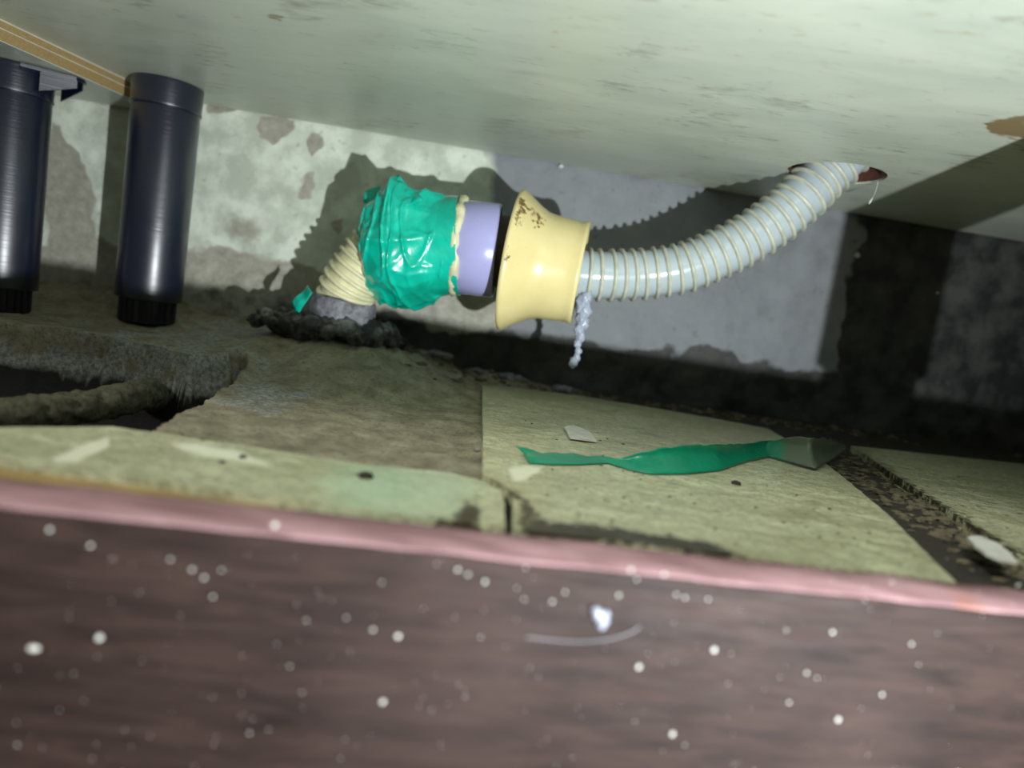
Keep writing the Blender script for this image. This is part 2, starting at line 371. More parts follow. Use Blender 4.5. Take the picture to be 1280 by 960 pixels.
# ------------------------------------------------------------------ floor with a broken-out pit
st = 0.0016
X = np.arange(-0.70, 1.00, st); Y = np.arange(0.090, 0.66, st)
XX, YY = np.meshgrid(X, Y); x, y = XX.ravel(), YY.ravel(); P0 = np.c_[x, y, np.zeros(len(x))]; px = proj(P0)
edge = (fbm(np.c_[x*60, y*60], 8)-.5)*9
PIT_POLY = [(-500,395),(0,422),(60,428),(110,435),(180,447),(235,460),(305,461),(255,488),(200,518),(150,550),(100,566),(-500,566)]
PLAT = [(-700,300),(-500,405),(0,432),(60,438),(110,445),(180,457),(235,470),(296,466),(350,450),(430,430),(470,360),(470,250),(-700,250)]
jp = px+np.c_[edge, edge*0.5]
pit = np.clip(soft(jp, PIT_POLY, 4)*1.5-0.1, 0, 1); plat = np.where(px[:, 0] < 300, soft(jp, PLAT, 5), soft(jp, PLAT, 16))
dw = (W0.x-x)*0+(wy(x)-y)
z = -0.004+(fbm(np.c_[x*40, y*40], 1)-.5)*0.004+(fbm(np.c_[x*260, y*260], 2, 3)-.5)*0.0016
z += plat*0.012
z += np.clip(1-dw/0.075, 0, 1)**1.5*0.016*(0.5+fbm(np.c_[x*50, y*50], 4))*np.clip((640-px[:, 0])/200, 0.35, 1)
DCP = UD(424, 404, DP0+.004); DCZ = DCP.z-.0085; dr_ = np.hypot(x-DCP.x, (y-DCP.y)*1.1)
z = z+(DCZ-z)*np.clip((.105-dr_)/.080, 0, 1)**1.3
rub = soft(px, [(455,425),(480,405),(600,410),(680,430),(700,462),(640,475),(520,476),(455,470)], 30)
z += rub*0.014*fbm(np.c_[x*120, y*120], 6)
groove = soft(px, [(1015,566),(1062,556),(1110,590),(1280,700),(1400,790),(1330,860),(1195,735),(1110,660)], 8)
z += groove*(fbm(np.c_[x*200, y*200], 9)-.45)*0.004
z = z*(1-pit)+pit*(-0.045+(fbm(np.c_[x*80, y*80], 12)-.5)*0.012)
nx, ny = len(X), len(Y)
F = [(j*nx+i, j*nx+i+1, (j+1)*nx+i+1, (j+1)*nx+i) for j in range(ny-1) for i in range(nx-1)]
_a, _b = U(0, 634, .0008), U(1280, 768, .0008); yfl = _a.y+(x-_a.x)*(_b.y-_a.y)/(_b.x-_a.x)+.0045
F = [f for f in F if y[f[0]] > yfl[f[0]]]
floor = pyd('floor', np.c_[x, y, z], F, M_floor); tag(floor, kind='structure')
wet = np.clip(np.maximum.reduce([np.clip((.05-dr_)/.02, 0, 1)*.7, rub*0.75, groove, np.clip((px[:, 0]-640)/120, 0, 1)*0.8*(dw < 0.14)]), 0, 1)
pale = np.maximum(soft(px, [(250,470),(330,455),(420,480),(330,530),(270,500)], 60)*0.7, plat*np.clip((px[:, 1]-395)/40, 0, 1)*0.55)
rimd = soft(px, [(-400,395),(0,418),(110,430),(235,452),(290,458),(300,440),(235,430),(110,412),(-400,380)], 14)*0.5
setcol(floor, np.c_[wet, np.maximum.reduce([pale, rimd, 0.75*(z < -.006)*(px[:, 0] < 280)]), np.maximum(np.clip((-0.010-z)/0.010, 0, 1), 1.3*soft(px, [(600,585),(665,618),(652,675),(624,675)], 6))])  # third mask: shade painted black by pit depth and under the tile crack
FZ = lambda X_, Y_: float(z[min(max(int(round((Y_-Y[0])/st)), 0), ny-1)*nx+min(max(int(round((X_-X[0])/st)), 0), nx-1)])
# tiles: parts of the floor
def tile(pxs, name='tile', zt=0.0, th=0.0045, step=0.003, wig=0.0006, seed=1, zf=None):
    P = [U(a, b, zt) for a, b in pxs]; Q = []
    for i, p in enumerate(P):
        q = P[(i+1) % len(P)]; n = max(1, int((q-p).length/0.006))
        for k in range(n):
            c = p.lerp(q, k/n); s = noise.noise(Vector((c.x*150, c.y*150, seed)))*wig; s2 = noise.noise(Vector((c.x*150, c.y*150, seed+9)))*wig
            Q.append((c.x+s, c.y+s2))
    o = prism(name, Q, zt-th, zt, M_tile, floor, step, zfun=zf)
    return o
t1 = tile([(603,480),(720,494),(960,533),(1020,566),(1060,598),(1110,640),(1196,727),(642,661),(641,622),(652,626),(635,609),(604,592)], seed=2,
          zf=lambda v: -0.0016*np.clip((v[:, 0]-0.09)/0.1, 0, 1)**2)
p = proj(co(t1))
gr = np.maximum.reduce([soft(p, [(632,606),(650,615),(668,640),(690,652),(760,655),(830,668),(900,682),(945,698),(900,700),(830,690),(760,676),(690,674),(660,668),(634,672),(650,640)], 12)*0.78,
     soft(p, [(655,655),(700,652),(760,662),(740,678),(665,672)], 14)*0.95, soft(p, [(790,668),(880,676),(940,697),(890,693),(800,681)], 8)*0.95, soft(p, [(634,604),(652,612),(672,636),(676,650),(650,640)], 8)*0.62])
setcol(t1, np.c_[gr, np.zeros(len(p)), soft(p, [(632,582),(690,578),(660,602),(640,606)], 16)*0.75])
t2 = tile([(-330,508),(0,534),(140,533),(300,556),(450,580),(560,590),(600,600),(627,613),(630,630),(631,658),(540,648),(0,573),(-330,526)], seed=5)
p = proj(co(t2))
gr = np.maximum.reduce([soft(p, [(515,642),(560,648),(575,625),(600,622),(605,660),(620,690),(510,670)], 26)*0.78, soft(p, [(575,640),(600,630),(600,668),(560,670)], 12)*0.9, soft(p, [(448,590),(466,590),(466,597),(450,598)], 5)])
setcol(t2, np.c_[gr, soft(p, [(420,580),(560,590),(590,605),(560,640),(420,640)], 130)*.9, np.maximum(soft(p, [(60,575),(120,550),(138,546),(132,560),(90,580)], 10), soft(p, [(200,548),(300,560),(360,590),(230,568)], 24)*0.8)])
t3 = tile([(1064,557),(1280,580),(1600,640),(1600,770),(1400,752),(1290,706),(1190,640),(1110,588)], seed=8)
p = proj(co(t3)); setcol(t3, np.c_[np.maximum(soft(p, [(1064,550),(1100,575),(1200,640),(1300,700),(1300,715),(1090,600)], 22)*0.8, 0.33*np.ones(len(p))), np.zeros((len(p), 2))])
t1['label'] = 'large cream marbled tile with dark grime along its front edge'; t2['label'] = 'long narrow pale tile strip at the left front'; t3['label'] = 'dim tile beyond the dirt filled groove'

# ------------------------------------------------------------------ cabinets above
lA, lB = U(0, 22, ZP), U(160, 99, ZP); LD = (lB-lA).normalized()
def left_x(y): return lA.x+(y-lA.y)*LD.x/LD.y
YF = 0.135
yb = lambda x: wy(x)-0.003
c0 = (left_x(YF), YF); xl = left_x(0.53); c1 = (xl, yb(xl)); c2 = (0.75, yb(0.75)); c3 = (0.75, YF)
hc = U(1045, 217, ZP)
hole = [(hc.x+0.0290*math.cos(a), hc.y+0.0290*math.sin(a)) for a in np.linspace(0, 2*math.pi, 49)[:-1]]
cab = empty('sink_cabinet', (0.2, 0.33, ZP), label='pale laminate sink cabinet overhead, its stained underside filling the top of the view', cat='cabinet')
bp = prism('bottom_panel', [c3, c2, c1, c0], ZP, ZP+0.015, M_lam, cab, 0.005, [hole])
p = proj(co(bp)); zz = np.zeros(len(p))
stn = np.maximum.reduce([soft(p, [(1228,152),(1300,140),(1340,190),(1280,172),(1240,168)], 14), soft(p, [(1240,170),(1300,150),(1400,200),(1270,200)], 20)*0.5,
    soft(p, [(332,18),(352,18),(358,26),(340,30)], 9)*0.85, soft(p, [(938,35),(950,34),(952,42),(940,42)], 7)*0.8, soft(p, [(1036,121),(1055,122),(1054,126),(1037,126)], 4),
    soft(p, [(480,52),(510,55),(505,66),(485,62)], 14)*0.6, soft(p, [(150,46),(180,50),(178,54),(150,52)], 5)*0.5])
sm = np.clip(fbm(p/np.array([[90, 22]]), 21)*1.1-0.25, 0, 0.6)
setcol(bp, np.c_[stn, sm, zz])
V, F = lathe((hc.x, hc.y, ZP+.0012), (0, 0, 1), [(0, .0286), (.0132, .0286), (.0132, .0276), (0, .0276)], 48, True); V = [Vector((v[0], v[1], v[2])) for v in V]
o = pyd('hole_lining', V, F, M_redchip, cab); o['label'] = 'dark red-brown raw inside of the hose hole'
def wallbox(name, x0, x1, y0, y1, z0, z1, mat, par): return pyd(name, *box_vf(x0, x1, y0, y1, z0, z1), mat, par, False)
LX = left_x(YF)
pyd('side_panel', [(*c0, ZP+.015), (*c1, ZP+.015), (c1[0]+.015, c1[1], ZP+.015), (c0[0]+.015, c0[1], ZP+.015), (*c0, .85), (*c1, .85), (c1[0]+.015, c1[1], .85), (c0[0]+.015, c0[1], .85)],
    [(0,3,2,1),(4,5,6,7),(0,1,5,4),(1,2,6,5),(2,3,7,6),(3,0,4,7)], M_inner, cab, False)
wallbox('side_panel', 0.735, 0.75, YF, yb(.75), ZP+.015, .85, M_inner, cab)
def slab2(name, a, b, th, z0, z1, mat, par):
    a = Vector((*a, 0)); b = Vector((*b, 0)); n = Vector(((b-a).y, -(b-a).x, 0)).normalized()*th
    V = [p+Vector((0, 0, zz)) for zz in (z0, z1) for p in (a, b, b+n, a+n)]
    return pyd(name, V, [(3,2,1,0),(4,5,6,7),(0,1,5,4),(1,2,6,5),(2,3,7,6),(3,0,4,7)], mat, par, False)
slab2('back_panel', (c1[0]+.015, c1[1]), (0.735, yb(.735)), 0.006, ZP+.015, .85, M_inner, cab)
dx = np.linspace(c0[0], .75, 4)
for i in range(3):
    d = wallbox('door', dx[i]+.002, dx[i+1]-.002, YF-.018, YF-.001, ZP+.003, .84, M_door, cab)
    wallbox('handle', (dx[i]+dx[i+1])/2-.05, (dx[i]+dx[i+1])/2+.05, YF-.036, YF-.018, .78, .79, M_rib, d)
pyd('top_panel', [(*c0, .85), (*c3, .85), (*c2, .85), (*c1, .85), (*c0, .88), (*c3, .88), (*c2, .88), (*c1, .88)], [(3,2,1,0),(4,5,6,7),(0,1,5,4),(1,2,6,5),(2,3,7,6),(3,0,4,7)], M_door, cab, False)
# lower neighbour on the left
ZL = ZP-0.0115
cab2 = empty('side_cabinet', (c0[0]-.2, .33, ZL), label='neighbouring cabinet at far left with a raw particle board edge', cat='cabinet')
g = 0.0006
a0, a1 = (c0[0]-g, c0[1]), (c1[0]-g, c1[1])
b1 = (-0.79, yb(-.79)); b0 = (-0.79, YF)
prism('bottom_panel', [a0, a1, b1, b0][::-1], ZL, ZL+0.0005, M_lam, cab2, 0.012)
setcol(cab2.children[0], np.zeros((len(cab2.children[0].data.vertices), 3)))
core = prism('board_core', [a0, a1, b1, b0][::-1], ZL+.0006, ZL+0.018, M_chip, cab2, 0.03); core['label'] = 'raw brown particle board core'
for zz, hh in ((ZL+.0062, .0006), (ZL+.0104, .0009)):
    n = Vector((LD.y, -LD.x, 0)); A = Vector((*a0, 0)); Bv = Vector((*a1, 0))
    V = [p+n*k*0.0004+Vector((0, 0, q)) for q in (zz, zz+hh) for p, k in ((A, 0), (Bv, 0), (Bv, 1), (A, 1))]
    pyd('edge_line', V, [(3,2,1,0),(4,5,6,7),(0,1,5,4),(1,2,6,5),(2,3,7,6),(3,0,4,7)], M_bandwhite, cab2, False)
wallbox('door', -.78, c0[0]-.02, YF-.018, YF-.001, ZP, .84, M_door, cab2)
wallbox('carcass', -.79, c0[0]-.02, YF, wy(-.79)-.02 if wy(-.79) < wy(c1[0]) else wy(c1[0])-.02, ZL+.0185, .85, M_door, cab2)

# ------------------------------------------------------------------ cabinet legs
def knurl(i, k): return 1.0 if k % 4 < 2 else 0.955
def make_leg(x, y, z0, z1, label, tab=None, scale=1.0):
    e = empty('cabinet_leg', (x, y, z0), label=label, cat='cabinet leg'); e['group'] = 'black plastic cabinet legs'
    h = z1-z0; rt, rb = 0.0216*scale, 0.0209*scale; b = Vector((x, y, z0)); zf = 0.016
    V, F = lathe(b, (0, 0, 1), [(0, 0.001), (0, rb*.80), (.001, rb*.86), (zf+.004, rb*.86), (zf+.004, .001)], 96, False, lambda i, k: 1 if i in (0, 1, 4) else knurl(i, k))
    pyd('adjustable_foot', V, F, M_black, e, False)
    V, F = lathe(b, (0, 0, 1), [(zf, rb*.8), (zf, rb), (zf+.001, rb*1.01), (h*.3, rb+(rt-rb)*.3), (h-.017, rt*.985), (h-.0165, rt*.97)], 64)
    pyd('tube', V, F, M_leg, e)
    V, F = lathe(b, (0, 0, 1), [(h-.0175, rt*.9), (h-.0175, rt*1.012), (h-.0170, rt*1.025), (h-.0155, rt*1.005), (h-.0012, rt*1.02), (h-.0004, rt*1.0), (h-.0004, .001)], 64)
    c = pyd('collar', V, F, M_leg, e)
    if tab is not None:
        d = Vector(tab).normalized(); s = Vector((-d.y, d.x, 0)); zt = z1-.0010
        c0_ = Vector((x, y, 0))
        pts = [c0_+d*.015+s*.020, c0_+d*.040+s*.006, c0_+d*.042, c0_+d*.040-s*.006, c0_+d*.015-s*.020]
        V = [p+Vector((0, 0, q)) for q in (zt-.0020, zt) for p in pts]; n = 5
        F = [tuple(range(n)), tuple(range(2*n-1, n-1, -1))]+[(i, i+n, (i+1) % n+n, (i+1) % n) for i in range(n)]
        tb = pyd('mounting_tab', V, F, M_leg, e, False)
        for k in (-1, 1):
            A = c0_+d*.022+s*.012*k; Bq = c0_+d*.039+s*.003*k
            V = [A+Vector((0,0,zt-.002)), Bq+Vector((0,0,zt-.002)), Bq+Vector((0,0,zt-.006)), A+Vector((0,0,zt-.013))]; V += [v+s*.0012 for v in V]
            pyd('rib', V, [(0,1,2,3),(7,6,5,4),(0,4,5,1),(1,5,6,2),(2,6,7,3),(3,7,4,0)], M_leg, tb, False)
    return e
g2 = U(181, 405, 0.009); g1 = U(-3, 384, 0.009)
0 and print('leg2', g2, U(210, 99, ZP), 'leg1', g1, U(20, 75, ZL), 'wall', wy(-.2), wy(.2), 'flash', FLASH)
make_leg(g2.x+.001, g2.y, FZ(g2.x, g2.y)-.0005, ZP, 'black plastic cabinet leg standing clear of the left edge, seen whole')
make_leg(g1.x, g1.y, FZ(g1.x, g1.y)-.0005, ZL, 'black plastic cabinet leg with a mounting tab, cut off by the left edge', (1, 0.1, 0))
# the front leg just outside the right edge, between the kick board and the pipe
W1 = UWALL(1022, 360); W2 = UWALL(1192, 380)
s1 = (W1.x-FLASH.x)/(W1.y-FLASH.y); s2 = (W2.x-FLASH.x)/(W2.y-FLASH.y); dl = 0.222-FLASH.y
lx = FLASH.x+dl*(s1+s2)/2
0 and print('front leg', lx, dl, (s2-s1)*dl, proj(np.array([[lx-.022, FLASH.y+dl, .1]])))
LEG3 = (max(lx, 0), FLASH.y+dl)
make_leg(LEG3[0], LEG3[1], FZ(*LEG3)-.0005, ZP, 'black plastic front cabinet leg just beyond the right edge, casting the dark band', None, 0.95)

# ------------------------------------------------------------------ kick board in the foreground
ZS = 0.004
bA, bB = U(0, 597, ZS), U(1280, 738, ZS); ZD = 0.0032; fA, fB = U(0, 634, ZS-ZD), U(1280, 768, ZS-ZD)
dB = (bB-bA).normalized(); dF = (fB-fA).normalized()
tA, tB = U(0, 574, ZS), U(540, 652, ZS)
kb = empty('kick_board', ((fA.x+fB.x)/2, (fA.y+fB.y)/2, -0.14), label='dark red-brown wooden board across the whole foreground, dusty and out of focus', cat='board')
def strip(name, A0, A1, B0, B1, z0, z1, mat, par, ext0, ext1, n=160, wob=0.0004):
    V = []; F = []
    for i in range(n+1):
        t = -ext0+(1+ext0+ext1)*i/n; a = A0.lerp(A1, t); b = B0.lerp(B1, t); wz = noise.noise(Vector((t*14, z1*90, 1)))*wob
        V += [(a.x, a.y, z0), (a.x, a.y, z1+wz-.0006), (a.x+(b.x-a.x)*.05, a.y+(b.y-a.y)*.05, z1+wz), (b.x+(a.x-b.x)*.05, b.y+(a.y-b.y)*.05, z1+wz), (b.x, b.y, z1+wz-.0006), (b.x, b.y, z0)]
    for i in range(n):
        o = i*6; F += [(o+k, o+k+1, o+k+7, o+k+6) for k in range(5)]+[(o+5, o, o+6, o+11)]
    F += [tuple(range(5, -1, -1)), tuple(n*6+k for k in range(6))]
    return pyd(name, V, F, mat, par, False)
o = strip('face_board', fA, fB, fA+Vector((0, .006, 0)), fB+Vector((0, .006, 0)), -.14, ZS-ZD-.0002, M_wood, kb, 1.0, 1.0)
V = []; F = []; NS_, MC = 200, 12
for i in range(NS_+1):
    t_ = -1+3*i/NS_; a = fA.lerp(fB, t_); b = bA.lerp(bB, t_); row = []
    for j in range(MC+1):
        v_ = j/MC; p_ = b.lerp(a, v_); wz = noise.noise(Vector((p_.x*60, v_*2, 4)))*.0004
        V.append((p_.x, p_.y+(.0003 if j == MC else 0), ZS-ZD*v_**1.7+wz*(1-v_)))
    V.append((a.x, a.y+.0003, ZS-ZD-.0012)); V.append((b.x, b.y, ZS-ZD-.0012))
W_ = MC+3
for i in range(NS_): F += [(i*W_+j, i*W_+j+1, (i+1)*W_+j+1, (i+1)*W_+j) for j in range(W_-1)]+[(i*W_+W_-1, i*W_, (i+1)*W_, (i+1)*W_+W_-1)]
F += [tuple(range(W_)), tuple(NS_*W_+j for j in range(W_-1, -1, -1))]
V = [(v[0], v[1], v[2]) for v in V]
o = pyd('worn_top_edge', V, F, M_pink, kb, True); o['label'] = 'worn pinkish top edge'
# tan backing strip wedging between board and tile
o = strip('backing_strip', bA+Vector((0, .0002, 0)), bA.lerp(bB, .44)+Vector((0, .0002, 0)), tA, tB, -.0035, ZS-.0018, M_tan, kb, 1.6, 0.0, 80); o['label'] = 'thin tan strip behind the board'

# outer floor of the kitchen in front
of = pyd('floor', *box_vf(-1.2, 1.4, -2.2, 0.300, -.17, -.14), M_outfloor, None, False); tag(of, kind='structure')

# ------------------------------------------------------------------ drain assembly
DP = 0.474                                   # depth of the pipe run
def D(px_, py_, dy=0.0): return UD(px_, py_, DP+dy)
# lavender pipe with its wrap
pa, pb = D(552, 306), D(622, 314); ax = (pb-pa).normalized(); L = (pb-pa).length; RP = 0.0305
pipe = empty('drain_pipe', pa, label='lavender drain pipe stub lying level between the green wrap and the cream funnel', cat='pipe')
V, F = lathe(pa, ax, [(0, RP-.003), (0, RP), (L-.0015, RP), (L, RP-.0008), (L, RP-.003), (L-.02, RP-.003)], 80)
pyd('tube', V, F, M_pvc, pipe)
V, F = lathe(pa, ax, [(.001, .001), (.001, .0235), (L+.020, .0235), (L+.022, .021), (L+.022, .001)], 48)
o = pyd('inner_sleeve', V, F, M_rubber, pipe); o['label'] = 'dark brown inner sleeve'
o = pyd('glue_crust', *lathe(pa+ax*(D(569, 306)-pa).length, ax, [(0, RP), (.001, RP+.0012), (.004, RP+.0016), (.006, RP+.0003), (.0065, RP-.001)], 90, False, lambda i, k: .955+.085*max(0, min(1, .5+2.2*noise.noise(Vector((k*.22, i*.5, 9)))))+.01*noise.noise(Vector((k*.9, i, 3)))), M_beige, pipe); o['label'] = 'cream glue crust'
# green tape wrap: crumpled sheet around the joint
TOP = [(448,276),(452,262),(458,250),(466,240),(478,234),(490,224),(497,219),(505,228),(517,236),(540,238),(558,243),(566,246),(575,250)]
BOT = [(448,290),(452,325),(458,350),(466,372),(478,378),(490,381),(497,382),(505,384),(517,385),(540,380),(556,372),(566,368),(575,366)]
tape = []
NS = 110; NA = 220
def interp(T, u):
    k = min(int(u*(len(T)-1)), len(T)-2); f = u*(len(T)-1)-k; return (T[k][0]*(1-f)+T[k+1][0]*f, T[k][1]*(1-f)+T[k+1][1]*f)
planes = [(Vector((random.gauss(0, 1), random.gauss(0, 1), random.gauss(0, 1))).normalized(), random.uniform(0.93, 1.02)) for _ in range(60)]
V = []; e1, e2 = Vector((0, -1, 0)), None
for i in range(NS+1):
    u = i/NS; tp, bt = interp(TOP, u), interp(BOT, u); A = D(*tp); B_ = D(*bt); C0 = (A+B_)/2; up = (A-B_)/2; r = up.length; up.normalize()
    fw = Vector((0, -1, 0)); fw = (fw-up*fw.dot(up)).normalized()
    for k in range(NA):
        a = 2*math.pi*k/NA; d = up*math.cos(a)+fw*math.sin(a); ef = min(1, (1-u)*5)
        q = Vector(((u-.5)*1.2, math.cos(a), math.sin(a)))
        s = 1.0
        for n_, h_ in planes:
            c_ = q.dot(n_)
            if c_ > h_*0.93: s = min(s, h_*0.93/c_+0.035)
        s = 1-(1-s)*ef
        P_ = C0+d*r; w_ = P_*24
        rid = 1-abs(noise.noise(w_+Vector((3, 1, 7))))*2; rid2 = 1-abs(noise.noise(P_*55+Vector((noise.noise(w_)*2, 4, 2))))*2
        fr_ = 1-abs(noise.noise(Vector((u*9+.7*noise.noise(w_), math.cos(a)*1.1, math.sin(a)*1.1+5))))*2.4
        fold = (0.0036*fr_**3 if fr_ > 0 else 0)-.001+0.0048*(rid**3 if rid > 0 else 0)+0.0016*(rid2**3 if rid2 > 0 else 0)-0.002
        V.append(C0+d*max(r*s+fold*(0.6 if r > .02 else .3)*(.25+.75*ef), (.0322+.001*noise.noise(w_*2)) if u > .72 else 0))
F = [(i*NA+k, i*NA+(k+1) % NA, (i+1)*NA+(k+1) % NA, (i+1)*NA+k) for i in range(NS) for k in range(NA)]
F.append(tuple(range(NA-1, -1, -1)))
wrap = pyd('tape_wrap', V, F, M_tape); tag(wrap, 'crumpled bright green tape wrapped round the pipe joint', 'tape')
# loose flaps
def sheet(name, pts, dys, mat, par, th=0.0004, nsub=10, crease=0.0015, seed=0):
    """creased quad sheet through four corners given as pixels + depth offsets"""
    c = [D(a, b, dy) for (a, b), dy in zip(pts, dys)]; V = []; n = nsub
    for i in range(n+1):
        for j in range(n+1):
            u, v_ = i/n, j/n; p_ = (c[0].lerp(c[1], u)).lerp(c[3].lerp(c[2], u), v_)
            V.append(p_+Vector((0, -1, 0.3))*noise.noise(p_*130+Vector((seed, 0, 0)))*crease*2)
    F = [(i*(n+1)+j, i*(n+1)+j+1, (i+1)*(n+1)+j+1, (i+1)*(n+1)+j) for i in range(n) for j in range(n)]
    o = pyd(name, V, F, mat, par); m = o.modifiers.new('s', 'SOLIDIFY'); m.thickness = th; return o
sheet('loose_flap', [(453,240),(476,232),(474,262),(456,262)], [-.004, -.006, -.010, -.008], M_tape, wrap, seed=2)
sheet('loose_flap', [(488,226),(498,219),(530,250),(492,262)], [-.010, -.012, -.028, -.028], M_tape, wrap, seed=5)
sheet('loose_flap', [(448,281),(470,262),(486,330),(456,345)], [-.010, -.026, -.034, -.020], M_tape, wrap, seed=9)
# beige corrugated hose dropping from the wrap into the floor drain
hz = spline([D(482, 300, -.002), D(462, 322, -.002), D(446, 343, -.002), D(434, 362, 0), D(430, 380, .003)], 60)
hb = empty('corrugated_hose', hz[-1], label='beige corrugated hose running down from the green wrap into the floor drain', cat='hose')
pyd('hose_wall', *sweep(hz, 0.0168, 40), M_beige, hb)
for i in range(3, 52, 6):
    d = (hz[i+1]-hz[i-1]).normalized()
    V, F = lathe(hz[i]-d*.0016, d, [(0, .0165), (.0003, .0186), (.0012, .0194), (.0020, .0194), (.0029, .0186), (.0032, .0165)], 44)
    pyd('ridge', V, F, M_beige, hb)
# funnel
fa, fb = D(640, 326), D(726, 342, -.004); fx = (fb-fa).normalized(); FL = (fb-fa).length
prof = [(0.0, .0445), (-.0012, .0452), (-.0008, .0462), (.0015, .0462), (.0030, .0450), (.008, .0416), (.014, .0375), (.019, .0350), (.024, .0340), (FL*.8, .0332), (FL-.004, .0328), (FL-.0022, .0336), (FL, .0334), (FL, .0300), (FL-.004, .0296), (.020, .0305), (.006, .0400)]
fun = empty('drain_funnel', fa, label='cream yellow flared plastic funnel coupling on the end of the grey hose', cat='pipe fitting')
V, F = lathe(fa, fx, prof, 96, True); o = pyd('body', V, F, M_bell, fun)
p = proj(co(o)); setcol(o, np.c_[np.maximum(soft(p, [(650,250),(665,256),(690,268),(682,285),(670,295),(662,280)], 22)*0.62, soft(p, [(650,243),(657,246),(643,290),(634,330),(630,326),(642,280)], 5)*.8), np.zeros((len(p), 2))])
V, F = lathe(fb-fx*.0035, fx, [(0, .0300), (.001, .0215), (.001, .012), (0, .012)], 64)
o = pyd('rubber_seal', V, F, M_rubber, fun)
# grey ribbed hose
e = U(1026, 222, ZP); ey = e.y-DP-.002
pts = [D(712, 341, -.004), D(750, 344, ey*.12-.003), D(800, 343, ey*.28), D(850, 336, ey*.45), D(890, 321, ey*.6), D(925, 304, ey*.72), D(954, 286, ey*.82), D(981, 266, ey*.90), D(1003, 246, ey*.96)]
dq = Vector((.60, -.05, .80)).normalized(); e0 = Vector((e.x, e.y, ZP)); pts = pts+[e0, e0+dq*.02, e0+dq*.035+Vector((0, 0, .008)), e0+dq*.045+Vector((0, 0, .03)), e0+dq*.048+Vector((0, 0, .07))]
hp = spline(pts, 400); cum = [0]
for i in range(400): cum.append(cum[-1]+(hp[i+1]-hp[i]).length)
gh = empty('drain_hose', hp[0], label='long grey ribbed hose curving up from the funnel through the cabinet hole', cat='hose')
pyd('hose_wall', *sweep(hp[::3], 0.0152, 40), M_hose, gh)
s = .004
k = 0
while s < cum[-1]-.004:
    while cum[k] < s: k += 1
    d = (hp[min(k+1, 400)]-hp[max(k-1, 0)]).normalized(); d = (d+Vector((noise.noise(Vector((s*99, 0, 0)))*.05, 0, noise.noise(Vector((s*99, 5, 0)))*.05))).normalized()
    V, F = lathe(hp[k]-d*.0011, d, [(0, .0150), (.0002, .0164), (.0008, .0174), (.0020, .0174), (.0026, .0164), (.0028, .0150)], 44)
    pyd('rib', V, F, M_rib, gh); s += .0073
# floor drain collar: mortar dome and tarry ring
def blob(name, c, r, mat, seed=0, amp=.25, fr=60, sub=4, par=None, flat=None):
    bm = bmesh.new(); bmesh.ops.create_icosphere(bm, subdivisions=sub, radius=1)
    for v in bm.verts:
        n_ = v.co.normalized(); p_ = Vector((n_.x*r[0], n_.y*r[1], n_.z*r[2])); k_ = 1+amp*noise.fractal(p_*fr+Vector((seed*7.3, 0, 0)), 0.8, 2, 4)
        v.co = p_*k_+Vector(c)
    me = bpy.data.meshes.new(name); bm.to_mesh(me); bm.free(); return link(name, me, mat, par)
dc = UD(424, 404, DP+.004); gz = dc.z-.004
drain = empty('floor_drain', (dc.x, dc.y, gz-.002), label='grey floor drain stub set in a ring of black tarry mortar', cat='drain')
V, F = lathe((dc.x, dc.y, gz-.006), (0.05, 0, 1), [(-.004, .0235), (.010, .0230), (.020, .0222), (.0255, .0216), (.0275, .0200), (.0262, .0188), (.010, .0180), (.0, .0180)], 60, False, lambda i, k: 1+.035*noise.noise(Vector((math.cos(k*.105)*3, math.sin(k*.105)*3, i*.6))))
pyd('stub', V, F, M_mortar, drain)
V, F = [], []
RN, CN = 90, 16
for i in range(RN):
    a = 2*math.pi*i/RN; q = 1+.22*noise.noise(Vector((math.cos(a)*1.6, math.sin(a)*1.6, 4)))
    for j in range(CN):
        b = 2*math.pi*j/CN; rr = .0088*(1+.55*noise.fractal(Vector((math.cos(a)*7, math.sin(a)*5, b)), .8, 2, 3)); cx_ = .0285*q
        V.append(Vector((dc.x-.004+(cx_+rr*math.cos(b))*math.cos(a)*1.15, dc.y+(cx_+rr*math.cos(b))*math.sin(a)*.9, gz-.001+rr*math.sin(b)*.95)))
for i in range(RN):
    for j in range(CN): F.append((i*CN+j, ((i+1) % RN)*CN+j, ((i+1) % RN)*CN+(j+1) % CN, i*CN+(j+1) % CN))
pyd('mortar_ring', V, F, M_tar, drain)
for i, (a, b, r) in enumerate(((332,392,.006), (342,400,.005), (322,408,.007), (352,404,.004), (330,428,.005))):
    c = UD(a, b, DP-.014); blob('mortar_lump', (c.x, c.y, max(c.z, gz)), (r, r, r*.7), M_tar, i, .4, 180, 3, drain)
o = sheet('tape_scrap', [(364,378),(384,356),(390,366),(370,394)], [-.012, -.012, -.018, -.018], M_tape, None, seed=3); tag(o, 'small scrap of green tape stuck upright on the drain mortar', 'tape')
# silicone drip below the funnel
dr = []
for i, (a, b, r) in enumerate(((733,372,.0042), (728,380,.0048), (732,388,.0040), (727,396,.0042), (730,404,.0034), (724,412,.0034), (726,421,.0028), (722,430,.0022), (723,439,.0022), (721,447,.0024), (717,453,.0030))):
    c = D(a, b, -.012); bm = bmesh.new(); bmesh.ops.create_icosphere(bm, subdivisions=3, radius=1)
    vs = [tuple(Vector(c)+Vector((v.co.x*r, v.co.y*r, v.co.z*r*1.35))*(1+.35*noise.noise(v.co*2+Vector((i, 0, 0))))) for v in bm.verts]; fs = [tuple(v.index for v in f.verts) for f in bm.faces]; dr.append((vs, fs)); bm.free()
o = pyd('silicone_drip', *join(dr), M_foam); tag(o, 'clear whitish silicone drip hanging under the funnel mouth', 'sealant')
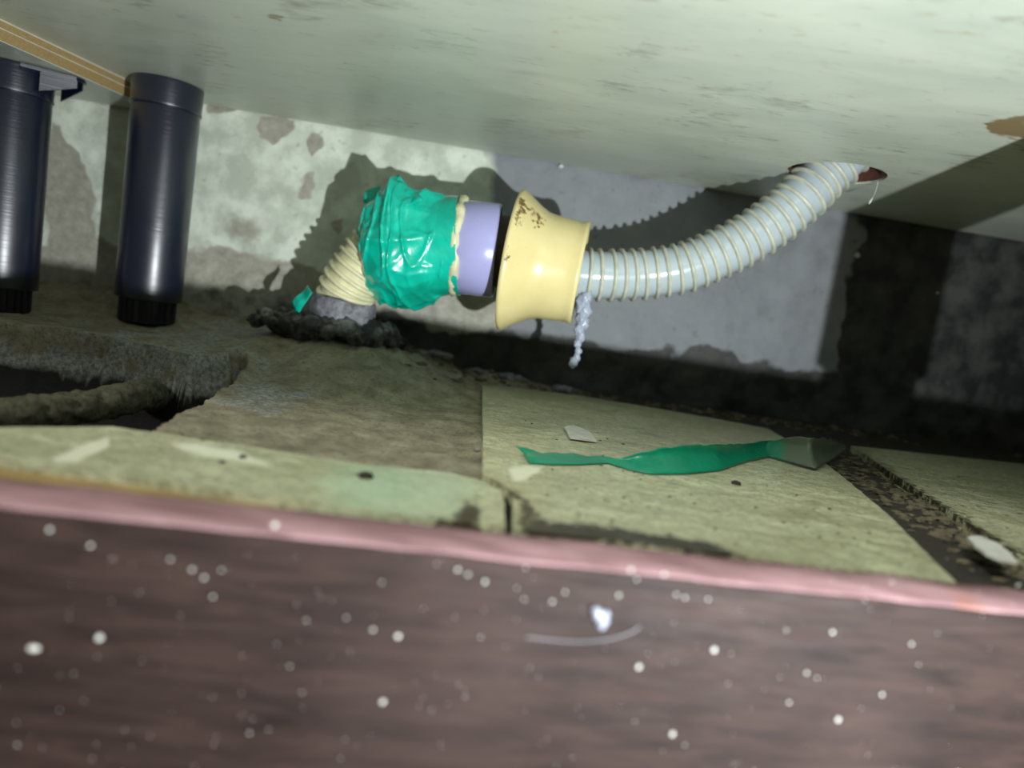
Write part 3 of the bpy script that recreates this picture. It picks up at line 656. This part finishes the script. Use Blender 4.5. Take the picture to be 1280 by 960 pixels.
# ------------------------------------------------------------------ green tape strip on the tile
ctr = [((645,556),(662,578)), ((672,563),(690,580)), ((705,568),(722,580)), ((740,569),(760,578)), ((770,574),(785,586)), ((800,566),(815,592)), ((850,556),(858,592)), ((900,556),(900,588)), ((935,555),(932,577)), ((960,551),(962,570)), ((985,546),(990,578)), ((1015,547),(1020,586)), ((1040,549),(1042,574)), ((1056,553),(1058,560))]
V = []; NN = 14; m_ = len(ctr)-1; NU = 90
for i in range(NU+1):
    u = i/NU*m_; k = min(int(u), m_-1); f = u-k; tpx = [ctr[k][0][j]*(1-f)+ctr[k+1][0][j]*f for j in (0, 1)]; bpx = [ctr[k][1][j]*(1-f)+ctr[k+1][1][j]*f for j in (0, 1)]
    Bq = U(*bpx, .0008); Tq = UD(*tpx, Bq.y+.012)
    if Tq.z < .001: Tq = U(*tpx, .0012)
    for j in range(NN+1):
        v_ = j/NN; p_ = Bq.lerp(Tq, v_); p_.y += .004*math.sin(v_*math.pi)*(1 if p_.z > .002 else .2); p_.z = max(p_.z+.0012*noise.noise(p_*120)*v_, .0007); V.append(p_)
F = [(i*(NN+1)+j, (i+1)*(NN+1)+j, (i+1)*(NN+1)+j+1, i*(NN+1)+j+1) for i in range(NU) for j in range(NN)]
ts = pyd('tape_strip', V, F, M_tape2); m = ts.modifiers.new('s', 'SOLIDIFY'); m.thickness = .0004
p = proj(co(ts)); setcol(ts, np.c_[np.clip((p[:, 0]-950)/50, 0, 1), np.zeros((len(p), 2))]); tag(ts, 'long dark green strip of used tape lying twisted on the large tile', 'tape')
# paint flakes and chips
def flake(name, pxs, z_, th, mat, label, cat, seed=0, group=None):
    P = [U(a, b, z_) for a, b in pxs]; o = prism(name, P, z_, z_+th, mat, None, .003, zfun=lambda v: .0008*(fbm(v*200, seed, 2)-.2)); 
    tag(o, label, cat, group); return o
flake('paint_flake', [(1208,676),(1222,673),(1245,682),(1262,695),(1272,706),(1250,703),(1232,696),(1218,686)], .0030, .001, M_white, 'white peeled paint flake lying in the dirt groove at far right', 'paint flake', 2)
flake('plastic_chip', [(705,536),(716,533),(736,541),(746,553),(726,551),(712,549)], .0006, .0008, M_white, 'small pale flat chip on the large tile behind the tape strip', 'chip', 3)
for i, (a, b, w_, h_, mt, lb) in enumerate(((277,574,8,3,M_dark,'tiny dark crumb near the left end of the narrow tile'), (304,568,10,2,M_dark,'thin dark sliver on the narrow tile beside the tiny crumb'), (458,593,18,6,M_dark,'largest dark crumb, on the mint-tinted part of the narrow tile'),
        (920,602,12,9,M_dark,'dark splinter on the large tile right of centre'), (596,560,10,4,M_chipw,'small pale grit lump beside the left edge of the large tile'), (254,546,6,3,M_dark,'tiny black crumb on the cement left of the tiles'), (1194,675,10,8,M_dark,'black pebble beside the white paint flake'))):
    c = U(a, b, .001); r = w_/FPX*c.y/2; o = blob('crumb', (c.x, c.y, max(FZ(c.x, c.y), -.0002)+r*.3), (r, r*1.1, r*.55), mt, i, .4, 500, 3); tag(o, lb, 'crumb', 'crumbs on the floor')
# rubble by the wall behind the mortar
sp = [(470,440,'dark rubble lump beside the drain mortar'), (505,430,'rubble lump below the green wrap'), (540,445,'flat pale stone chip on the rubble below the wrap'), (560,395,'pale plaster chip against the wall under the lavender pipe'), (585,430,'rubble lump under the lavender pipe'),
      (610,448,'small rubble lump left of the funnel'), (640,462,'flat rubble chip under the funnel rim'), (565,470,'pale sliver of plaster on the floor in front of the rubble'), (690,455,'rubble chip right of the funnel rim'), (700,470,'low dark rubble chip near the drip')]
for i, (a, b, lb) in enumerate(sp):
    c = U(a, b, .006) if i != 3 else UWALL(a, b, .004)
    yq = min(c.y, wy(c.x)-.012); zq = FZ(c.x, yq); r = [.006, .007, .006, .006, .006, .005, .006, .006, .005, .006][i]
    zz = max(zq+r*.25, .001)
    o = blob('rubble_chip', (c.x, yq, zz), (r*1.3, r, r*.55), M_chipw if i in (2, 3, 7) else M_mortar, i+3, .5, 160, 3); tag(o, lb, 'rubble', 'rubble along the wall')
# old mossy pipe in the pit
mp = spline([U(-220, 532, -.010), U(-60, 522, -.010), U(40, 516, -.010), U(110, 508, -.010), U(160, 497, -.009), U(185, 492, -.013), U(200, 505, -.030)], 90)
V, F = sweep(mp, [.0062+.0016*(i/90) for i in range(91)], 28, True, lambda i, a: .0018*noise.fractal(Vector((i*.4, math.cos(a)*2, math.sin(a)*2)), .8, 2, 4))
o = pyd('old_pipe', V, F, M_moss); tag(o, 'rough moss-grey old pipe lying in the dark pit at far left', 'pipe')
# lint and dust on the face of the kick board
def face_pt(a, b, off=0.0006):
    n = Vector((dF.y, -dF.x, 0)); d = ray(a, b); tt = (fA+n*off-CP).dot(n)/d.dot(n); return CP+d*tt
dv = []
spk = [(62,662,6,1),(113,682,5,1),(124,797,7,2),(240,712,5,1),(255,722,5,1),(213,699,4,1),(343,656,5,2),(266,746,5,.6),(497,795,5,2),(466,787,5,1),(478,877,6,1.5),(606,727,4,2),(788,712,5,1.4),(796,724,4,1),(773,744,5,1.4),(798,833,6,1.8),(892,812,5,3),(1040,790,5,1.6),(1139,805,5,1),(840,917,7,1.4),(1047,899,6,2),(1008,841,5,1),(986,878,5,1),(1102,868,6,.8),(706,740,4,1),(690,752,5,1),(845,743,4,1.2),(856,747,4,1.2),(885,749,4,1),(983,788,4,.8),(572,712,5,1.2),(585,718,5,1),(830,718,5,1)]
for a, b, r, br in spk: dv.append((a, b, r*.09*br**.5))
for i in range(260): dv.append((random.uniform(-60, 1340), random.uniform(690, 1000)+random.random()*0, random.uniform(.07, .17)*(1 if random.random() < .85 else 2)))
parts = []
for i, (a, b, r) in enumerate(dv):
    c = face_pt(a, b, .0003) if b > 655+.08*a else U(a, b, ZS+.0006); r = r*.00030/.3*1.0
    r = max(r, .00008); bm = bmesh.new(); bmesh.ops.create_icosphere(bm, subdivisions=1, radius=r)
    parts.append(([tuple(v.co*(1+.4*noise.noise(v.co*9000))+c) for v in bm.verts], [tuple(v.index for v in f.verts) for f in bm.faces])); bm.free()
o = pyd('dust', *join(parts), M_white, kb); o['kind'] = 'stuff'; o['label'] = 'scattered white dust specks'
parts = []
for i, (a, b, r) in enumerate(((748,768,.0013), (754,775,.0012), (745,762,.0009), (758,767,.0008), (752,781,.0010))):
    c = face_pt(a, b, .0008); bm = bmesh.new(); bmesh.ops.create_icosphere(bm, subdivisions=3, radius=r)
    parts.append(([tuple(v.co*(1+.5*noise.noise(v.co*1500+Vector((i, 0, 0))))+c) for v in bm.verts], [tuple(v.index for v in f.verts) for f in bm.faces])); bm.free()
o = pyd('lint_clump', *join(parts), M_foam); tag(o, 'small bluish-white lint clump stuck on the kick board face', 'lint')
hr = spline([face_pt(a, b, .0004) for a, b in ((657,796), (690,800), (725,802), (760,799), (787,791), (800,783))], 40)
o = pyd('fibre', *sweep(hr, .00020, 6), M_fib); tag(o, 'thin curved white fibre under the lint clump on the kick board', 'fibre')
o = blob('lint_clump', face_pt(42, 810, .0006), (.0013, .0006, .0007), M_white, 3, .4, 800, 3); tag(o, 'flat white lint smear at the left of the kick board', 'lint')
# cobweb lint on the wall and panel
for i, (a, b, r, lb) in enumerate(((1072,319,.0020,'white lint dot on the dark wall right of the hose'), (1172,366,.0010,'tiny lint speck on the dark wall further right'))):
    c = UWALL(a, b, r*.7); o = blob('lint_speck', c, (r, r, r), M_white, i, .3, 600, 3); tag(o, lb, 'lint')
c = UWALL(702, 203, .002); o = blob('lint_speck', (c.x, c.y, ZP-.0015), (.002, .002, .0015), M_white, 7, .3, 600, 3); tag(o, 'white lint tuft where the panel meets the wall above the funnel', 'lint')
A = U(1098, 226, ZP-.0002); Bq = A+Vector((-.006, 0, -.016)); Cq = UD(1086, 255, A.y)
o = pyd('cobweb_thread', *join([sweep(spline([A, A.lerp(Cq, .5)+Vector((.001, 0, 0)), Cq], 16), [.00015]*12+[.0003, .0006, .0008, .0006, .0003], 6)]), M_white); tag(o, 'thin cobweb thread with a dust tip hanging beside the hose hole', 'cobweb')

parts = []
for i in range(420):
    a = random.random(); cx_ = 1040+a*260+random.gauss(0, 16); cy_ = 572+a*150+random.gauss(0, 10)
    c = U(cx_, cy_, -.003); 
    if c.y > wy(c.x)-.01: continue
    r_ = random.uniform(.0006, .0022); bm = bmesh.new(); bmesh.ops.create_icosphere(bm, subdivisions=1, radius=1)
    parts.append(([tuple(Vector((v.co.x*r_*1.8, v.co.y*r_, v.co.z*r_*.6))*(1+.5*noise.noise(v.co*2+Vector((i, 0, 0))))+Vector((c.x, c.y, FZ(c.x, c.y)+.0004))) for v in bm.verts], [tuple(v.index for v in f.verts) for f in bm.faces])); bm.free()
o = pyd('groove_debris', *join(parts), M_mdeb, None, False); tag(o, 'brown crumbly dirt filling the groove between the two right-hand tiles', 'dirt', kind='stuff')
parts = []
for i in range(260):
    cx_ = random.uniform(470, 1000); cy_ = 455+(cx_-470)*.11+random.gauss(0, 10); c = U(cx_, cy_, .0)
    if c.y > wy(c.x)-.008: c.y = wy(c.x)-.008-random.random()*.02
    r_ = random.uniform(.0008, .0026); bm = bmesh.new(); bmesh.ops.create_icosphere(bm, subdivisions=1, radius=1)
    parts.append(([tuple(Vector((v.co.x*r_*1.5, v.co.y*r_, v.co.z*r_*.6))*(1+.5*noise.noise(v.co*2+Vector((i, 0, 0))))+Vector((c.x, c.y, FZ(c.x, c.y)+.0004))) for v in bm.verts], [tuple(v.index for v in f.verts) for f in bm.faces])); bm.free()
o = pyd('plaster_grit', *join(parts), M_mdeb, None, False); tag(o, 'fine plaster grit strewn along the foot of the back wall', 'grit', kind='stuff')

parts = []
for i in range(120):
    a_, b_ = random.uniform(640, 1120), random.uniform(500, 690)
    if b_ < 486+(a_-603)*.15+12 or b_ > 650+(a_-640)*.12 or a_ > 1020+(b_-566)*1.05-14: continue
    c = U(a_, b_, .0002); r_ = random.uniform(.00015, .00045); bm = bmesh.new(); bmesh.ops.create_icosphere(bm, subdivisions=1, radius=1)
    parts.append(([tuple(Vector((v.co.x*r_*2, v.co.y*r_, v.co.z*r_*.6))*(1+.5*noise.noise(v.co*2+Vector((i, 0, 0))))+c) for v in bm.verts], [tuple(v.index for v in f.verts) for f in bm.faces])); bm.free()
o = pyd('dark_grit', *join(parts), M_dark, None, False); tag(o, 'fine dark grit scattered over the large cream tile', 'grit', kind='stuff')
